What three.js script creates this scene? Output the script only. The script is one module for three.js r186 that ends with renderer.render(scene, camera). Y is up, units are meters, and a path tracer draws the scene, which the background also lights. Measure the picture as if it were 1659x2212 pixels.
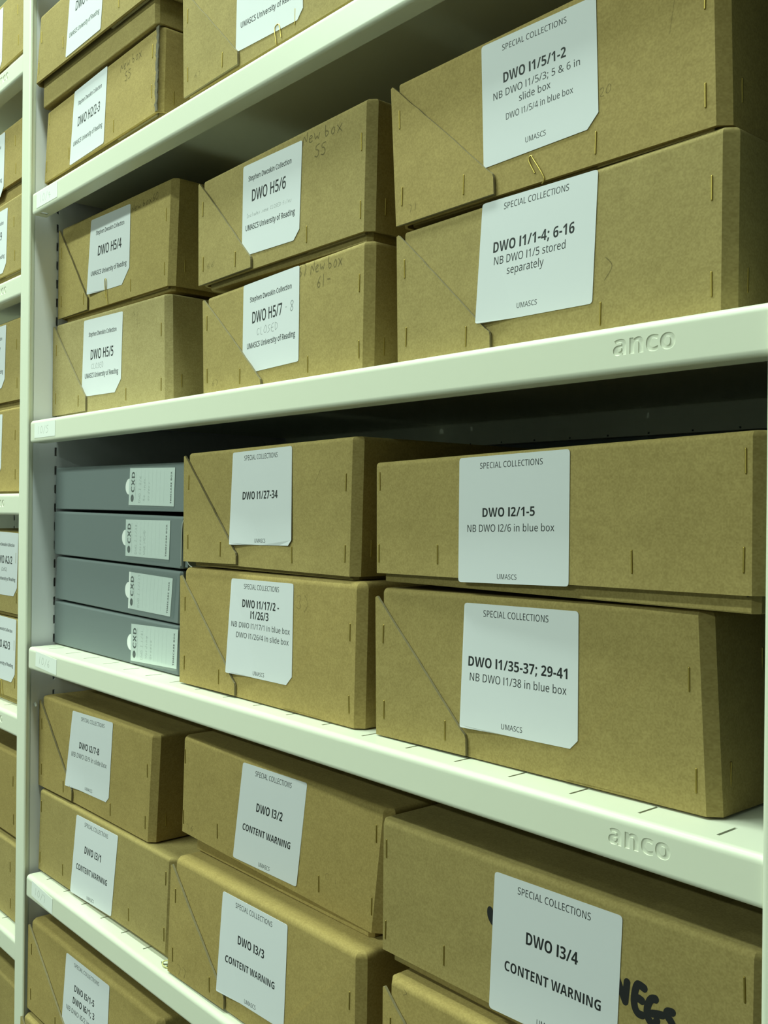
import * as THREE from 'three';
import { mergeGeometries, mergeVertices, toCreasedNormals } from 'three/addons/utils/BufferGeometryUtils.js';
import { TextGeometry } from 'three/addons/geometries/TextGeometry.js';
import { FontLoader } from 'three/addons/loaders/FontLoader.js';
import { RectAreaLightUniformsLib } from 'three/addons/lights/RectAreaLightUniformsLib.js';
import { Brush, Evaluator, SUBTRACTION } from 'three-bvh-csg';

// ---------- camera, light, exposure ----------
const scene = new THREE.Scene();
const camera = new THREE.PerspectiveCamera(54.434, 1659 / 2212, 0.02, 30);
camera.position.set(1.2635, 1.3883, 0.4913);
camera.rotation.set(-0.00101, 0.85835, 0.00945, 'YXZ');
scene.add(camera);
scene.background = new THREE.Color(0x000000);
const renderer = new THREE.WebGLRenderer({ antialias: true });
renderer.toneMapping = THREE.LinearToneMapping;
renderer.toneMappingExposure = 1.12;
renderer.shadowMap.enabled = true;
RectAreaLightUniformsLib.init();
const LAMP = new THREE.Color().setRGB(0.79, 1.0, 0.85);
// fluorescent battens along the ceiling: [x, z, length, width, intensity]
const CEILING = 3.08;
const BATTENS = [[0.2, 0.27, 1.6, 0.14, 42], [-0.55, 1.5, 1.5, 0.14, 78], [0.5, 3.9, 1.8, 0.14, 110]];
const WALL_FRONT_Z = 5.4;

// ---------- helpers ----------
const V3 = THREE.Vector3;
function rng(seed) { let s = seed | 0; return () => { s = (s + 0x6d2b79f5) | 0; let t = Math.imul(s ^ (s >>> 15), 1 | s); t = (t + Math.imul(t ^ (t >>> 7), 61 | t)) ^ t; return ((t ^ (t >>> 14)) >>> 0) / 4294967296; }; }
const names = new Map();
function numbered(n) { const k = names.get(n) || 0; names.set(n, k + 1); return k ? n + '_' + String(k).padStart(3, '0') : n; }
function thing(name, label, category, pos, group) {
  const o = new THREE.Group(); o.name = numbered(name); o.position.set(...pos);
  o.userData = { label, category }; if (group) o.userData.group = group;
  scene.add(o); return o;
}
function part(name, geo, mat, parent) {
  const m = new THREE.Mesh(geo, mat); m.name = name; m.castShadow = m.receiveShadow = true; parent.add(m); return m;
}
// toCreasedNormals joins points closer than a centimetre, so it works on millimetres
function creased(g, angle) { g.scale(1000, 1000, 1000); const c = toCreasedNormals(g, angle); c.scale(0.001, 0.001, 0.001); return c; }
function struct(name, geo, mat) { const m = part(name, geo, mat, scene); m.userData = { kind: 'structure' }; return m; }
function box(x0, x1, y0, y1, z0, z1) { const g = new THREE.BoxGeometry(x1 - x0, y1 - y0, z1 - z0); g.translate((x0 + x1) / 2, (y0 + y1) / 2, (z0 + z1) / 2); return g; }

// ---------- textures ----------
function noiseGrid(n, seed) { const r = rng(seed), a = new Float32Array(n * n); for (let i = 0; i < a.length; i++) a[i] = r(); return (x, y) => { const fx = x * n, fy = y * n, ix = Math.floor(fx), iy = Math.floor(fy), tx = fx - ix, ty = fy - iy, sx = tx * tx * (3 - 2 * tx), sy = ty * ty * (3 - 2 * ty), g = (i, j) => a[((j % n + n) % n) * n + ((i % n + n) % n)]; return (g(ix, iy) * (1 - sx) + g(ix + 1, iy) * sx) * (1 - sy) + (g(ix, iy + 1) * (1 - sx) + g(ix + 1, iy + 1) * sx) * sy; }; }
function dataTex(n, fn, srgb) {
  const d = new Uint8Array(n * n * 4);
  for (let y = 0; y < n; y++) for (let x = 0; x < n; x++) { const c = fn(x / n, y / n), o = (y * n + x) * 4; for (let k = 0; k < 3; k++) d[o + k] = Math.max(0, Math.min(255, Array.isArray(c) ? c[k] : c)); d[o + 3] = 255; }
  const t = new THREE.DataTexture(d, n, n, THREE.RGBAFormat); t.wrapS = t.wrapT = THREE.RepeatWrapping; t.magFilter = THREE.LinearFilter; t.minFilter = THREE.LinearMipmapLinearFilter; t.generateMipmaps = true; t.anisotropy = 8; if (srgb) t.colorSpace = THREE.SRGBColorSpace; t.needsUpdate = true; return t;
}
function canvasTex(w, h, draw) {
  const c = document.createElement('canvas'); c.width = w; c.height = h; const g = c.getContext('2d'); draw(g, w, h);
  const t = new THREE.CanvasTexture(c); t.colorSpace = THREE.SRGBColorSpace; t.anisotropy = 8; return t;
}
const nA = noiseGrid(6, 11), nB = noiseGrid(24, 12), nC = noiseGrid(96, 13), nD = noiseGrid(400, 14), nE = noiseGrid(180, 15);
const rk = rng(77);
const KRAFT = [161, 141, 83];
const kraftMap = dataTex(1024, (x, y) => {
  const v = (nA(x, y) - 0.5) * 7 + (nB(x, y) - 0.5) * 5 + (nC(x, y) - 0.5) * 5 + (nD(x, y) - 0.5) * 20 + (nE(x * 0.2, y) - 0.5) * 4;
  const fleck = rk() > 0.9985 ? -34 * rk() : 0;
  return [KRAFT[0] + v + fleck, KRAFT[1] + v * 0.96 + fleck, KRAFT[2] + v * 0.8 + fleck * 0.7];
}, true);
const kraftBump = dataTex(512, (x, y) => 128 + (nD(x, y) - 0.5) * 90 + (nB(x, y) - 0.5) * 60 + (nE(x, y * 0.1) - 0.5) * 60);
const paintBump = dataTex(512, (x, y) => 128 + (nC(x, y) - 0.5) * 70 + (nE(x, y) - 0.5) * 60);
const clothBump = dataTex(512, (x, y) => 128 + (nD(x, y) - 0.5) * 120 + (nE(x, y) - 0.5) * 60);
const vinylMap = dataTex(512, (x, y) => { const v = (nC(x, y) - 0.5) * 22 + (nD(x, y) - 0.5) * 26; return [78 + v, 80 + v, 76 + v]; }, true);
const wallBump = dataTex(512, (x, y) => 128 + (nC(x, y) - 0.5) * 80 + (nD(x, y) - 0.5) * 80);

// ---------- materials ----------
const lin = (r, g, b) => new THREE.Color().setRGB(r, g, b);
const std = (o) => new THREE.MeshStandardMaterial(o);
const M = {
  kraft: [0, 1, 2, 3, 4, 5].map((i) => std({ map: kraftMap, bumpMap: kraftBump, bumpScale: 0.00006, roughness: 0.86, color: [lin(1, 1, 1), lin(1.03, 1.0, 0.95), lin(0.96, 0.97, 1.0), lin(1.06, 1.12, 1.42), lin(1.12, 1.12, 1.12), lin(0.9, 0.9, 0.88)][i] })),
  rawEdge: std({ color: lin(0.25, 0.21, 0.115), roughness: 0.95, bumpMap: kraftBump, bumpScale: 0.0004 }),
  torn: std({ color: lin(0.15, 0.13, 0.09), roughness: 1, bumpMap: kraftBump, bumpScale: 0.001 }),
  cream: std({ color: lin(0.77, 0.78, 0.63), roughness: 0.38, bumpMap: paintBump, bumpScale: 0.00003 }),
  panel: std({ color: lin(0.85, 0.85, 0.88), roughness: 0.42, bumpMap: paintBump, bumpScale: 0.00003 }),
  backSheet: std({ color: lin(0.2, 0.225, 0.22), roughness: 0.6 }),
  brass: std({ color: lin(0.40, 0.30, 0.08), metalness: 1, roughness: 0.5 }),
  clip: std({ color: lin(0.58, 0.45, 0.13), metalness: 1, roughness: 0.38 }),
  grey: std({ color: lin(0.165, 0.195, 0.195), roughness: 0.72, bumpMap: clothBump, bumpScale: 0.00006 }),
  greyEdge: std({ color: lin(0.55, 0.57, 0.54), roughness: 0.8 }),
  pocket: new THREE.MeshPhysicalMaterial({ color: lin(0.93, 0.95, 0.95), roughness: 0.12, transmission: 1, thickness: 0, ior: 1.45, clearcoat: 0.3 }),
  plastic: std({ color: lin(0.8, 0.8, 0.74), roughness: 0.5 }),
  scrap: std({ color: lin(0.62, 0.58, 0.22), roughness: 0.7 }),
  darkScrap: std({ color: lin(0.10, 0.11, 0.06), roughness: 0.8 }),
  wall: std({ color: lin(0.5, 0.5, 0.47), roughness: 0.9, bumpMap: wallBump, bumpScale: 0.0004 }),
  ceiling: std({ color: lin(0.7, 0.7, 0.68), roughness: 0.95 }),
  floor: std({ map: vinylMap, roughness: 0.5 }),
  batten: std({ color: lin(0.8, 0.8, 0.8), roughness: 0.5 }),
  tube: std({ color: lin(0.9, 0.9, 0.9), emissive: LAMP, emissiveIntensity: 3 }),
};

// ---------- room ----------
const RX0 = -3.0, RX1 = 6.0, RZ0 = -0.62, RZ1 = WALL_FRONT_Z, T = 0.12;
struct('floor', box(RX0 - T, RX1 + T, -T, 0, RZ0 - T, RZ1 + T), M.floor);
struct('ceiling', box(RX0 - T, RX1 + T, CEILING, CEILING + T, RZ0 - T, RZ1 + T), M.ceiling);
struct('wall_back', box(RX0 - T, RX1 + T, 0, CEILING, RZ0 - T, RZ0), M.wall);
struct('wall_front', box(RX0 - T, RX1 + T, 0, CEILING, RZ1, RZ1 + T), M.wall);
struct('wall_left', box(RX0 - T, RX0, 0, CEILING, RZ0, RZ1), M.wall);
struct('wall_right', box(RX1, RX1 + T, 0, CEILING, RZ0, RZ1), M.wall);
BATTENS.forEach(([x, z, len, wid, power], i) => {
  const t = thing('ceiling_light', i ? ['white fluorescent batten in the middle of the ceiling', 'white fluorescent batten on the ceiling beside the front wall'][i - 1] : 'white fluorescent batten on the ceiling just in front of the shelving', 'ceiling light', [x, CEILING, z], 'fluorescent battens on the ceiling');
  part('housing', box(-len / 2, len / 2, -0.05, 0, -wid / 2, wid / 2), M.batten, t);
  part('light_diffuser', box(-len / 2 + 0.02, len / 2 - 0.02, -0.058, -0.05, -wid / 2 + 0.012, wid / 2 - 0.012), M.tube, t);
  const l = new THREE.RectAreaLight(LAMP, power, len, wid); l.name = 'fluorescent_light'; l.position.set(x, CEILING - 0.066, z); l.rotation.x = -Math.PI / 2; scene.add(l);
});

// ---------- shelving ----------
const font = await new FontLoader().loadAsync('fonts/droid/droid_sans_bold.typeface.json');
const SHELF_L = 1.0004, BEAM_H = 0.0285;
function shelfGeometry() {
  const s = 0.0012, r = 0.0048, rb = 0.0034, D = 0.4, p = [];
  const P = (z, y) => p.push(new THREE.Vector2(-z, y));
  const arc = (cz, cy, rad, a0, a1, n = 6) => { for (let i = 0; i <= n; i++) { const a = a0 + (a1 - a0) * i / n; P(cz + Math.cos(a) * rad, cy + Math.sin(a) * rad); } };
  P(-D + 0.016, -0.031); P(-D, -0.031); P(-D, -0.002); P(-D + 0.002, 0); P(-r - 0.0006, 0);
  arc(-r, -r, r, Math.PI / 2, 0); P(0, -r - 0.0006); P(0, -BEAM_H + rb + 0.0006); arc(-rb, -BEAM_H + rb, rb, 0, -Math.PI / 2); P(-rb - 0.0006, -BEAM_H); P(-0.018, -BEAM_H);
  P(-0.018, -BEAM_H + s); arc(-rb, -BEAM_H + rb, rb - s, -Math.PI / 2, 0); arc(-r, -r, r - s, 0, Math.PI / 2);
  P(-D + 0.002, -s); P(-D + s, -0.003); P(-D + s, -0.031 + s); P(-D + 0.016, -0.031 + s);
  const g = new THREE.ExtrudeGeometry(new THREE.Shape(p), { depth: SHELF_L, bevelEnabled: false, steps: 1 });
  g.applyMatrix4(new THREE.Matrix4().makeBasis(new V3(0, 0, -1), new V3(0, 1, 0), new V3(1, 0, 0)));
  const cut = [];
  for (let i = 0; i < 19; i++) {
    const x = 0.0325 + 0.0519 * i; if (x > 0.99) break;
    cut.push(box(x - 0.001, x + 0.001, -0.004, 0.004, -0.033, -0.013));
    cut.push(box(x - 0.001, x + 0.001, -0.004, 0.004, -0.385, -0.365));
    cut.push(box(x - 0.0013, x + 0.0013, -0.034, -0.0265, -0.405, -0.3855));
  }
  cut.push(box(0.012, 0.021, -0.032, -0.026, -0.0135, -0.0045));
  const text = new TextGeometry('anco', { font, size: 0.0148, depth: 0.0002, curveSegments: 5, bevelEnabled: true, bevelThickness: 0.00048, bevelSize: 0.0006, bevelOffset: -0.0003, bevelSegments: 2 });
  text.computeBoundingBox(); const bb = text.boundingBox;
  text.translate(-bb.min.x, -bb.min.y, -0.0001); text.scale(0.0425 / (bb.max.x - bb.min.x), 0.0098 / (bb.max.y - bb.min.y), 1); text.translate(0.9025, -0.0182, 0);
  const prep = (q) => { const n = q.index ? q.toNonIndexed() : q; n.clearGroups(); if (!n.attributes.uv) n.setAttribute('uv', new THREE.BufferAttribute(new Float32Array(n.attributes.position.count * 2), 2)); return n; };
  const ev = new Evaluator(); ev.useGroups = false;
  const a = new Brush(prep(g)), b = new Brush(mergeGeometries([...cut, text].map(prep)));
  a.updateMatrixWorld(); b.updateMatrixWorld();
  const out = ev.evaluate(a, b, SUBTRACTION).geometry; out.clearGroups();
  const c = creased(out, 0.6), q = c.attributes.position, uv = new Float32Array(q.count * 2), nn = c.attributes.normal;
  for (let i = 0; i < q.count; i++) { uv[2 * i] = q.getX(i) * 3; uv[2 * i + 1] = (Math.abs(nn.getY(i)) > 0.7 ? q.getZ(i) : q.getY(i)) * 3; }
  c.setAttribute('uv', new THREE.BufferAttribute(uv, 2)); return c;
}
const shelfGeo = shelfGeometry();
const YA = 1.7923, YB = 1.5, YC = 1.2096, YD = 0.9172;
const MAIN = [[YA + 0.878, null], [YA + 0.585, null], [YA + 0.2925, null], [YA, '10/4'], [YB, '10/5'], [YC, '10/6'], [YD, '10/7'], [YD - 0.2925, null], [YD - 0.585, null], [0.09, null]];
const rowName = ['topmost', 'second from the top', 'third from the top'];
MAIN.forEach(([y, num], i) => {
  const where = num ? { '10/4': 'cream steel shelf carrying the torn-edged DWO H2/2-3 box, sticker pencilled 10/4', '10/5': 'cream steel shelf carrying the DWO H5 boxes, sticker pencilled 10/5', '10/6': 'cream steel shelf carrying the grey document boxes, sticker pencilled 10/6', '10/7': 'cream steel shelf carrying the CONTENT WARNING boxes, sticker pencilled 10/7' }[num] : i < 3 ? 'empty cream steel shelf, ' + rowName[i] + ' in the main bay' : i === 7 ? 'cream steel shelf next below the one carrying the CONTENT WARNING boxes' : i === 8 ? 'cream steel shelf second below the one carrying the CONTENT WARNING boxes' : 'bottom cream steel shelf just above the floor in the main bay';
  const t = thing('metal_shelf', where, 'shelf', [0, y, 0], 'cream steel shelves');
  part('shelf_tray', shelfGeo, M.cream, t);
  if (num) {
    const tilt = { '10/4': 0.0, '10/5': 0.0, '10/6': -0.05, '10/7': -0.06 }[num], c = pencil, map = canvasTex(192, 64, (g) => { g.fillStyle = '#f3f5ee'; g.fillRect(0, 0, 192, 64); c(g, num, 30, 16, 32, 'rgba(130,130,120,0.5)', 2.2); });
    const st = part('shelf_sticker', box(-0.0325, 0.0325, -0.0095, 0.0095, 0, 0.00025), std({ map, roughness: 0.45 }), t);
    st.position.set({ '10/6': 0.056, '10/7': 0.05 }[num] || 0.0455, -0.0138, 0.0001); st.rotation.z = tilt; st.userData.label = 'small white paper sticker with ' + num + ' in pencil';
  }
});
[2.575, 2.279, 1.986, 1.696, 1.407, 1.115, 0.82, 0.53, 0.09].forEach((y, i) => {
  const t = thing('metal_shelf', 'cream steel shelf in the bay left of the upright, ' + ['topmost', 'second from its top', 'third from its top', 'fourth from its top', 'fifth from its top', 'sixth from its top', 'seventh from its top', 'eighth from its top', 'lowest at the floor'][i], 'shelf', [-0.0346 - SHELF_L, y, 0], 'cream steel shelves');
  part('shelf_tray', shelfGeo, M.cream, t);
});
function upright(cx, label, sides = M.panel) {
  const t = thing('shelf_upright', label, 'shelf upright', [cx, 0, 0], 'cream steel uprights'), H = 2.95;
  const sh = new THREE.Shape(), w = 0.0137;
  const pts = [[-w + 0.0075, 0.009], [-w + 0.0075, 0.0016], [-w, 0.001], [-w, -0.0008], [-w + 0.0009, -0.0019], [-w + 0.0028, -0.0024], [-w + 0.0034, -0.0024], [w - 0.0040, -0.0024], [w - 0.0034, -0.0024], [w - 0.0014, -0.0020], [w - 0.0003, -0.0009], [w, 0.0004], [w - 0.0006, 0.0012], [w - 0.0075, 0.0016], [w - 0.0075, 0.009]];
  sh.setFromPoints(pts.map(([x, z]) => new THREE.Vector2(x, z)));
  const g = new THREE.ExtrudeGeometry(sh, { depth: H, bevelEnabled: false }); g.rotateX(-Math.PI / 2); // shape y becomes -z
  part('front_post', creased(g, 0.7), M.cream, t);
  for (const sd of [1, -1]) {
    const ps = new THREE.Shape(); ps.moveTo(0.008, 0); ps.lineTo(0.41, 0); ps.lineTo(0.41, H); ps.lineTo(0.008, H); ps.closePath();
    for (let y = 0.06; y < H - 0.05; y += 0.0245) { const h = new THREE.Path(); h.moveTo(0.0365, y); h.lineTo(0.0365, y + 0.0112); h.lineTo(0.0395, y + 0.0112); h.lineTo(0.0395, y); h.closePath(); ps.holes.push(h); }
    for (let y = 0.06; y < H - 0.05; y += 0.0245) { const h = new THREE.Path(); h.moveTo(0.3665, y); h.lineTo(0.3665, y + 0.0112); h.lineTo(0.3695, y + 0.0112); h.lineTo(0.3695, y); h.closePath(); ps.holes.push(h); }
    const pg = new THREE.ExtrudeGeometry(ps, { depth: 0.001, bevelEnabled: false });
    pg.rotateY(Math.PI / 2); // shape x -> -z, depth -> x
    pg.translate(sd > 0 ? 0.0078 : -0.0088, 0, 0);
    part('side_panel', pg, sides, t);
  }
  return t;
}
const UPL = upright(-0.0203, 'cream steel upright with slotted side panels between the two bays');
part('shelf_peg', new THREE.CapsuleGeometry(0.0018, 0.004, 4, 8).rotateZ(0.9).translate(0.0105, 1.1325, -0.0135), M.plastic, UPL);
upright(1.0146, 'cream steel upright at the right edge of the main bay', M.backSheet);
upright(-1.0495, 'cream steel upright at the far end of the left bay');
for (const [x0, x1, lab] of [[-0.006, 1.0, 'grey steel back sheet behind the boxes of the main bay'], [-1.045, -0.036, 'grey steel back sheet behind the boxes of the left bay']]) {
  const t = thing('back_panel', lab, 'back panel', [(x0 + x1) / 2, 0.05, -0.4045]);
  part('sheet', box(-(x1 - x0) / 2, (x1 - x0) / 2, 0, 2.85, -0.0015, 0.0015), M.backSheet, t);
}

// ---------- handwriting ----------
function glyphs() {
  return { 0: '5,0 1,3 1,8 5,10 8,7 8,2 5,0', 1: '4,0 4,10', 2: '1,2 4,0 8,2 6,6 1,10 8,10', 3: '1,1 6,0 7,3 4,5 8,7 5,10 1,9', 4: '6,10 6,0 1,7 9,7', 5: '8,0 2,0 2,4 6,4 8,7 5,10 1,9', 6: '7,0 2,5 2,9 6,10 8,7 5,5 2,7', 7: '1,0 8,0 5,10', 8: '5,5 2,3 5,0 8,3 2,8 5,10 8,8 5,5', 9: '8,3 4,5 2,2 5,0 8,2 7,10', '/': '8,0 2,10', '-': '2,5 8,5', '·': '4,5 5,5', N: '1,10 1,0 8,10 8,0', B: '1,0 1,10 7,8 6,5 1,5 6,3 1,0', C: '8,2 4,0 1,5 4,10 8,8', L: '2,0 1,10 7,10', O: '5,0 1,3 1,8 5,10 9,7 8,2 5,0', S: '8,1 3,1 3,4 7,6 6,9 1,10', E: '8,0 1,0 1,10 8,10;1,5 6,5', D: '1,0 1,10 6,9 8,5 6,1 1,0', W: '0,0 3,10 5,3 7,10 10,0', I: '3,0 7,0;5,0 5,10;3,10 7,10', A: '1,10 5,0 9,10;3,6 7,6', V: '1,0 5,10 9,0', G: '8,2 4,0 1,5 4,10 8,8 8,5 5,5', T: '1,0 9,0;5,0 5,10', R: '1,10 1,0 7,2 6,5 1,5 8,10', e: '1,7 7,6 6,4 3,4 1,7 3,10 7,9', w: '0,4 2,10 5,5 7,10 9,4', b: '1,0 1,10 6,9 7,6 1,5', o: '5,4 1,6 3,10 7,9 7,5 5,4', x: '1,4 8,10;8,4 1,10', n: '1,4 1,10;1,5 6,4 7,10', c: '7,5 3,4 1,7 3,10 7,9', l: '4,0 4,10', u: '1,4 2,10 6,9 7,4;7,4 7,10', d: '7,0 7,10 2,10 1,6 7,5', s: '6,4 2,5 6,8 1,10', m: '0,10 0,4;0,5 4,4 4,10;4,5 8,4 8,10', f: '7,0 4,2 4,10;2,5 7,5', i: '4,4 4,10', y: '1,4 5,9;8,4 3,13', g: '7,5 2,5 2,9 7,8;7,4 7,12 2,12', r: '2,4 2,10;2,6 6,4', a: '7,5 3,4 1,7 3,10 7,8;7,4 7,10', ')': '2,0 7,4 7,7 2,11', '>': '2,2 8,5 2,9', '+': '1,5 9,5;5,1 5,9', '\\': '3,10 9,0' };
}
function pencil(g, text, x, y, size, color, width) {
  const G = glyphs(), r = rng(text.length * 131 + size), k = size / 10; g.strokeStyle = color; g.lineWidth = width; g.lineCap = g.lineJoin = 'round';
  let cx = x;
  for (const ch of text) {
    if (ch === ' ') { cx += size * 0.55; continue; }
    for (const s of (G[ch] || '').split(';')) {
      if (!s) continue;
      const p = s.split(' ').map((q) => q.split(',').map(Number)).map(([a, b]) => [cx + (a + (r() - 0.5) * 0.8) * k * 0.8 - b * k * 0.08, y + (b + (r() - 0.5) * 0.8) * k]);
      g.beginPath(); g.moveTo(...p[0]);
      if (p.length < 3) p.slice(1).forEach((q) => g.lineTo(...q));
      else { for (let i = 1; i < p.length - 1; i++) g.quadraticCurveTo(p[i][0], p[i][1], (p[i][0] + p[i + 1][0]) / 2, (p[i][1] + p[i + 1][1]) / 2); g.lineTo(...p[p.length - 1]); }
      g.stroke();
    }
    cx += size * 0.82;
  }
}

// ---------- printed labels ----------
function fit(g, text, cx, cy, size, width, bold) {
  g.save(); g.font = (bold === 1 ? 'bold ' : '') + size + 'px sans-serif'; g.textAlign = 'left'; g.textBaseline = 'alphabetic';
  const stem = size * (bold ? 0.165 : 0.098), adv = size * (bold ? 0.3 : 0.28), runs = text.split(/(I)/), wid = (t) => (t === 'I' ? adv : g.measureText(t).width);
  const w = runs.reduce((a, t) => a + wid(t), 0); g.translate(cx, cy + size * 0.357); g.scale(width / w, 1);
  let x = -w / 2;
  for (const t of runs) { g.lineWidth = size * 0.035; g.strokeStyle = g.fillStyle; if (bold === 0.5 && t !== 'I') g.strokeText(t, x, 0); if (t === 'I') g.fillRect(x + (adv - stem) / 2, -size * 0.714, stem, size * 0.714); else g.fillText(t, x, 0); x += wid(t); }
  g.restore();
}
// lines: [text, centre x, centre y, size, width, bold] as fractions of the label
function labelTex(lines, hand, res = 512) {
  return canvasTex(res, Math.round(res * 0.94), (g, w, h) => {
    g.fillStyle = '#dbdcdf'; g.fillRect(0, 0, w, h); g.fillStyle = '#16181a'; g.textAlign = 'center'; g.textBaseline = 'middle';
    for (const [t, x, y, s, tw, b] of lines) fit(g, t, x * w, y * h, s * h, tw * w, b);
    for (const [t, x, y, s, lw] of hand || []) pencil(g, t, x * w, y * h, s * h, 'rgba(95,98,100,0.62)', lw || w / 170);
  });
}
const SC = (cx = 0.5) => [['SPECIAL COLLECTIONS', cx, 0.072, 0.072, 0.57, 0], ['UMASCS', cx, 0.952, 0.055, 0.18, 0]];
const SD = (main, mw = 0.62, my = 0.40) => [['Stephen Dwoskin Collection', 0.5, 0.2, 0.075, 0.72, 0.5], [main, 0.5, my, 0.17, mw, 0.5], ['UMASCS University of Reading', 0.5, 0.735, 0.085, 0.86, 0.5]];

// ---------- cardboard boxes ----------
// closed or open-bottomed shell: loops of a rounded rectangle at (inset, y), joined in order
function shell(W, H, D, r, th, open, rt = Math.min(r, H / 3)) {
  const loops = [], n = 1;
  if (open) loops.push([th, H - th, true], [th, 0]); else loops.push([0.0005, 0, true]);
  loops.push([0, open ? 0 : 0.0008]); loops.push([0, H - rt - 0.0007]);
  for (let i = 0; i <= 4; i++) { const a = i / 4 * Math.PI / 2; loops.push([rt * (1 - Math.cos(a)), H - rt + rt * Math.sin(a)]); }
  loops.push([rt + 0.0007, H]);
  const ring = ([ins, y]) => { const o = [], rr = Math.max(0.0004, r - ins); for (const [cx, cz, a0] of [[W - r, -r, 0], [r, -r, Math.PI / 2], [r, -D + r, Math.PI], [W - r, -D + r, Math.PI * 1.5]]) { const sx = cx > W / 2 ? W - ins - rr : ins + rr, sz = cz > -D / 2 ? -ins - rr : -D + ins + rr; for (let i = -1; i <= n + 1; i++) { const a = a0 + Math.max(0, Math.min(n, i)) / n * Math.PI / 2, h = i < 0 ? 0.0007 : i > n ? -0.0007 : 0; o.push([sx + Math.cos(a) * rr + Math.sin(a) * h, y, sz + Math.sin(a) * rr - Math.cos(a) * h]); } } return o; };
  const pos = [], idx = [], N = 4 * (n + 3); let base = 0, prev = null;
  const fan = (rg, flip) => { const c = pos.length / 3; pos.push(W / 2, rg[0][1], -D / 2); const s = pos.length / 3; rg.forEach((p) => pos.push(...p)); for (let i = 0; i < N; i++) { const a = s + i, b = s + (i + 1) % N; flip ? idx.push(c, b, a) : idx.push(c, a, b); } };
  const rings = loops.map(ring);
  fan(rings[0], true); fan(rings[rings.length - 1], false);
  rings.forEach((rg, k) => { const s = pos.length / 3; rg.forEach((p) => pos.push(...p)); if (prev !== null) for (let i = 0; i < N; i++) { const j = (i + 1) % N; idx.push(prev + i, s + i, prev + j, prev + j, s + i, s + j); } prev = s; });
  const g = new THREE.BufferGeometry(); g.setAttribute('position', new THREE.Float32BufferAttribute(pos, 3)); g.setIndex(idx);
  return g;
}
function finish(g, du, dv, crease = 0.5) {
  const c = creased(g, crease), p = c.attributes.position, uv = new Float32Array(p.count * 2), e1 = new V3(), e2 = new V3(), a = new V3(), b = new V3(), d = new V3();
  for (let i = 0; i < p.count; i += 3) {
    a.fromBufferAttribute(p, i); b.fromBufferAttribute(p, i + 1); d.fromBufferAttribute(p, i + 2); e1.subVectors(b, a); e2.subVectors(d, a); e1.cross(e2);
    const x = Math.abs(e1.x), y = Math.abs(e1.y), z = Math.abs(e1.z);
    for (let k = 0; k < 3; k++) { const q = [a, b, d][k]; const [u, v] = z >= x && z >= y ? [q.x, q.y] : x >= y ? [q.z, q.y] : [q.x, q.z]; uv[2 * (i + k)] = u / 0.36 + du; uv[2 * (i + k) + 1] = v / 0.36 + dv; }
  }
  c.setAttribute('uv', new THREE.BufferAttribute(uv, 2)); return c;
}
const stapleGeo = new THREE.CapsuleGeometry(0.0007, 0.0135, 3, 6); stapleGeo.scale(1, 1, 0.9);
let boxCount = 0;
const FLAP_T = 0.0021;
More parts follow.
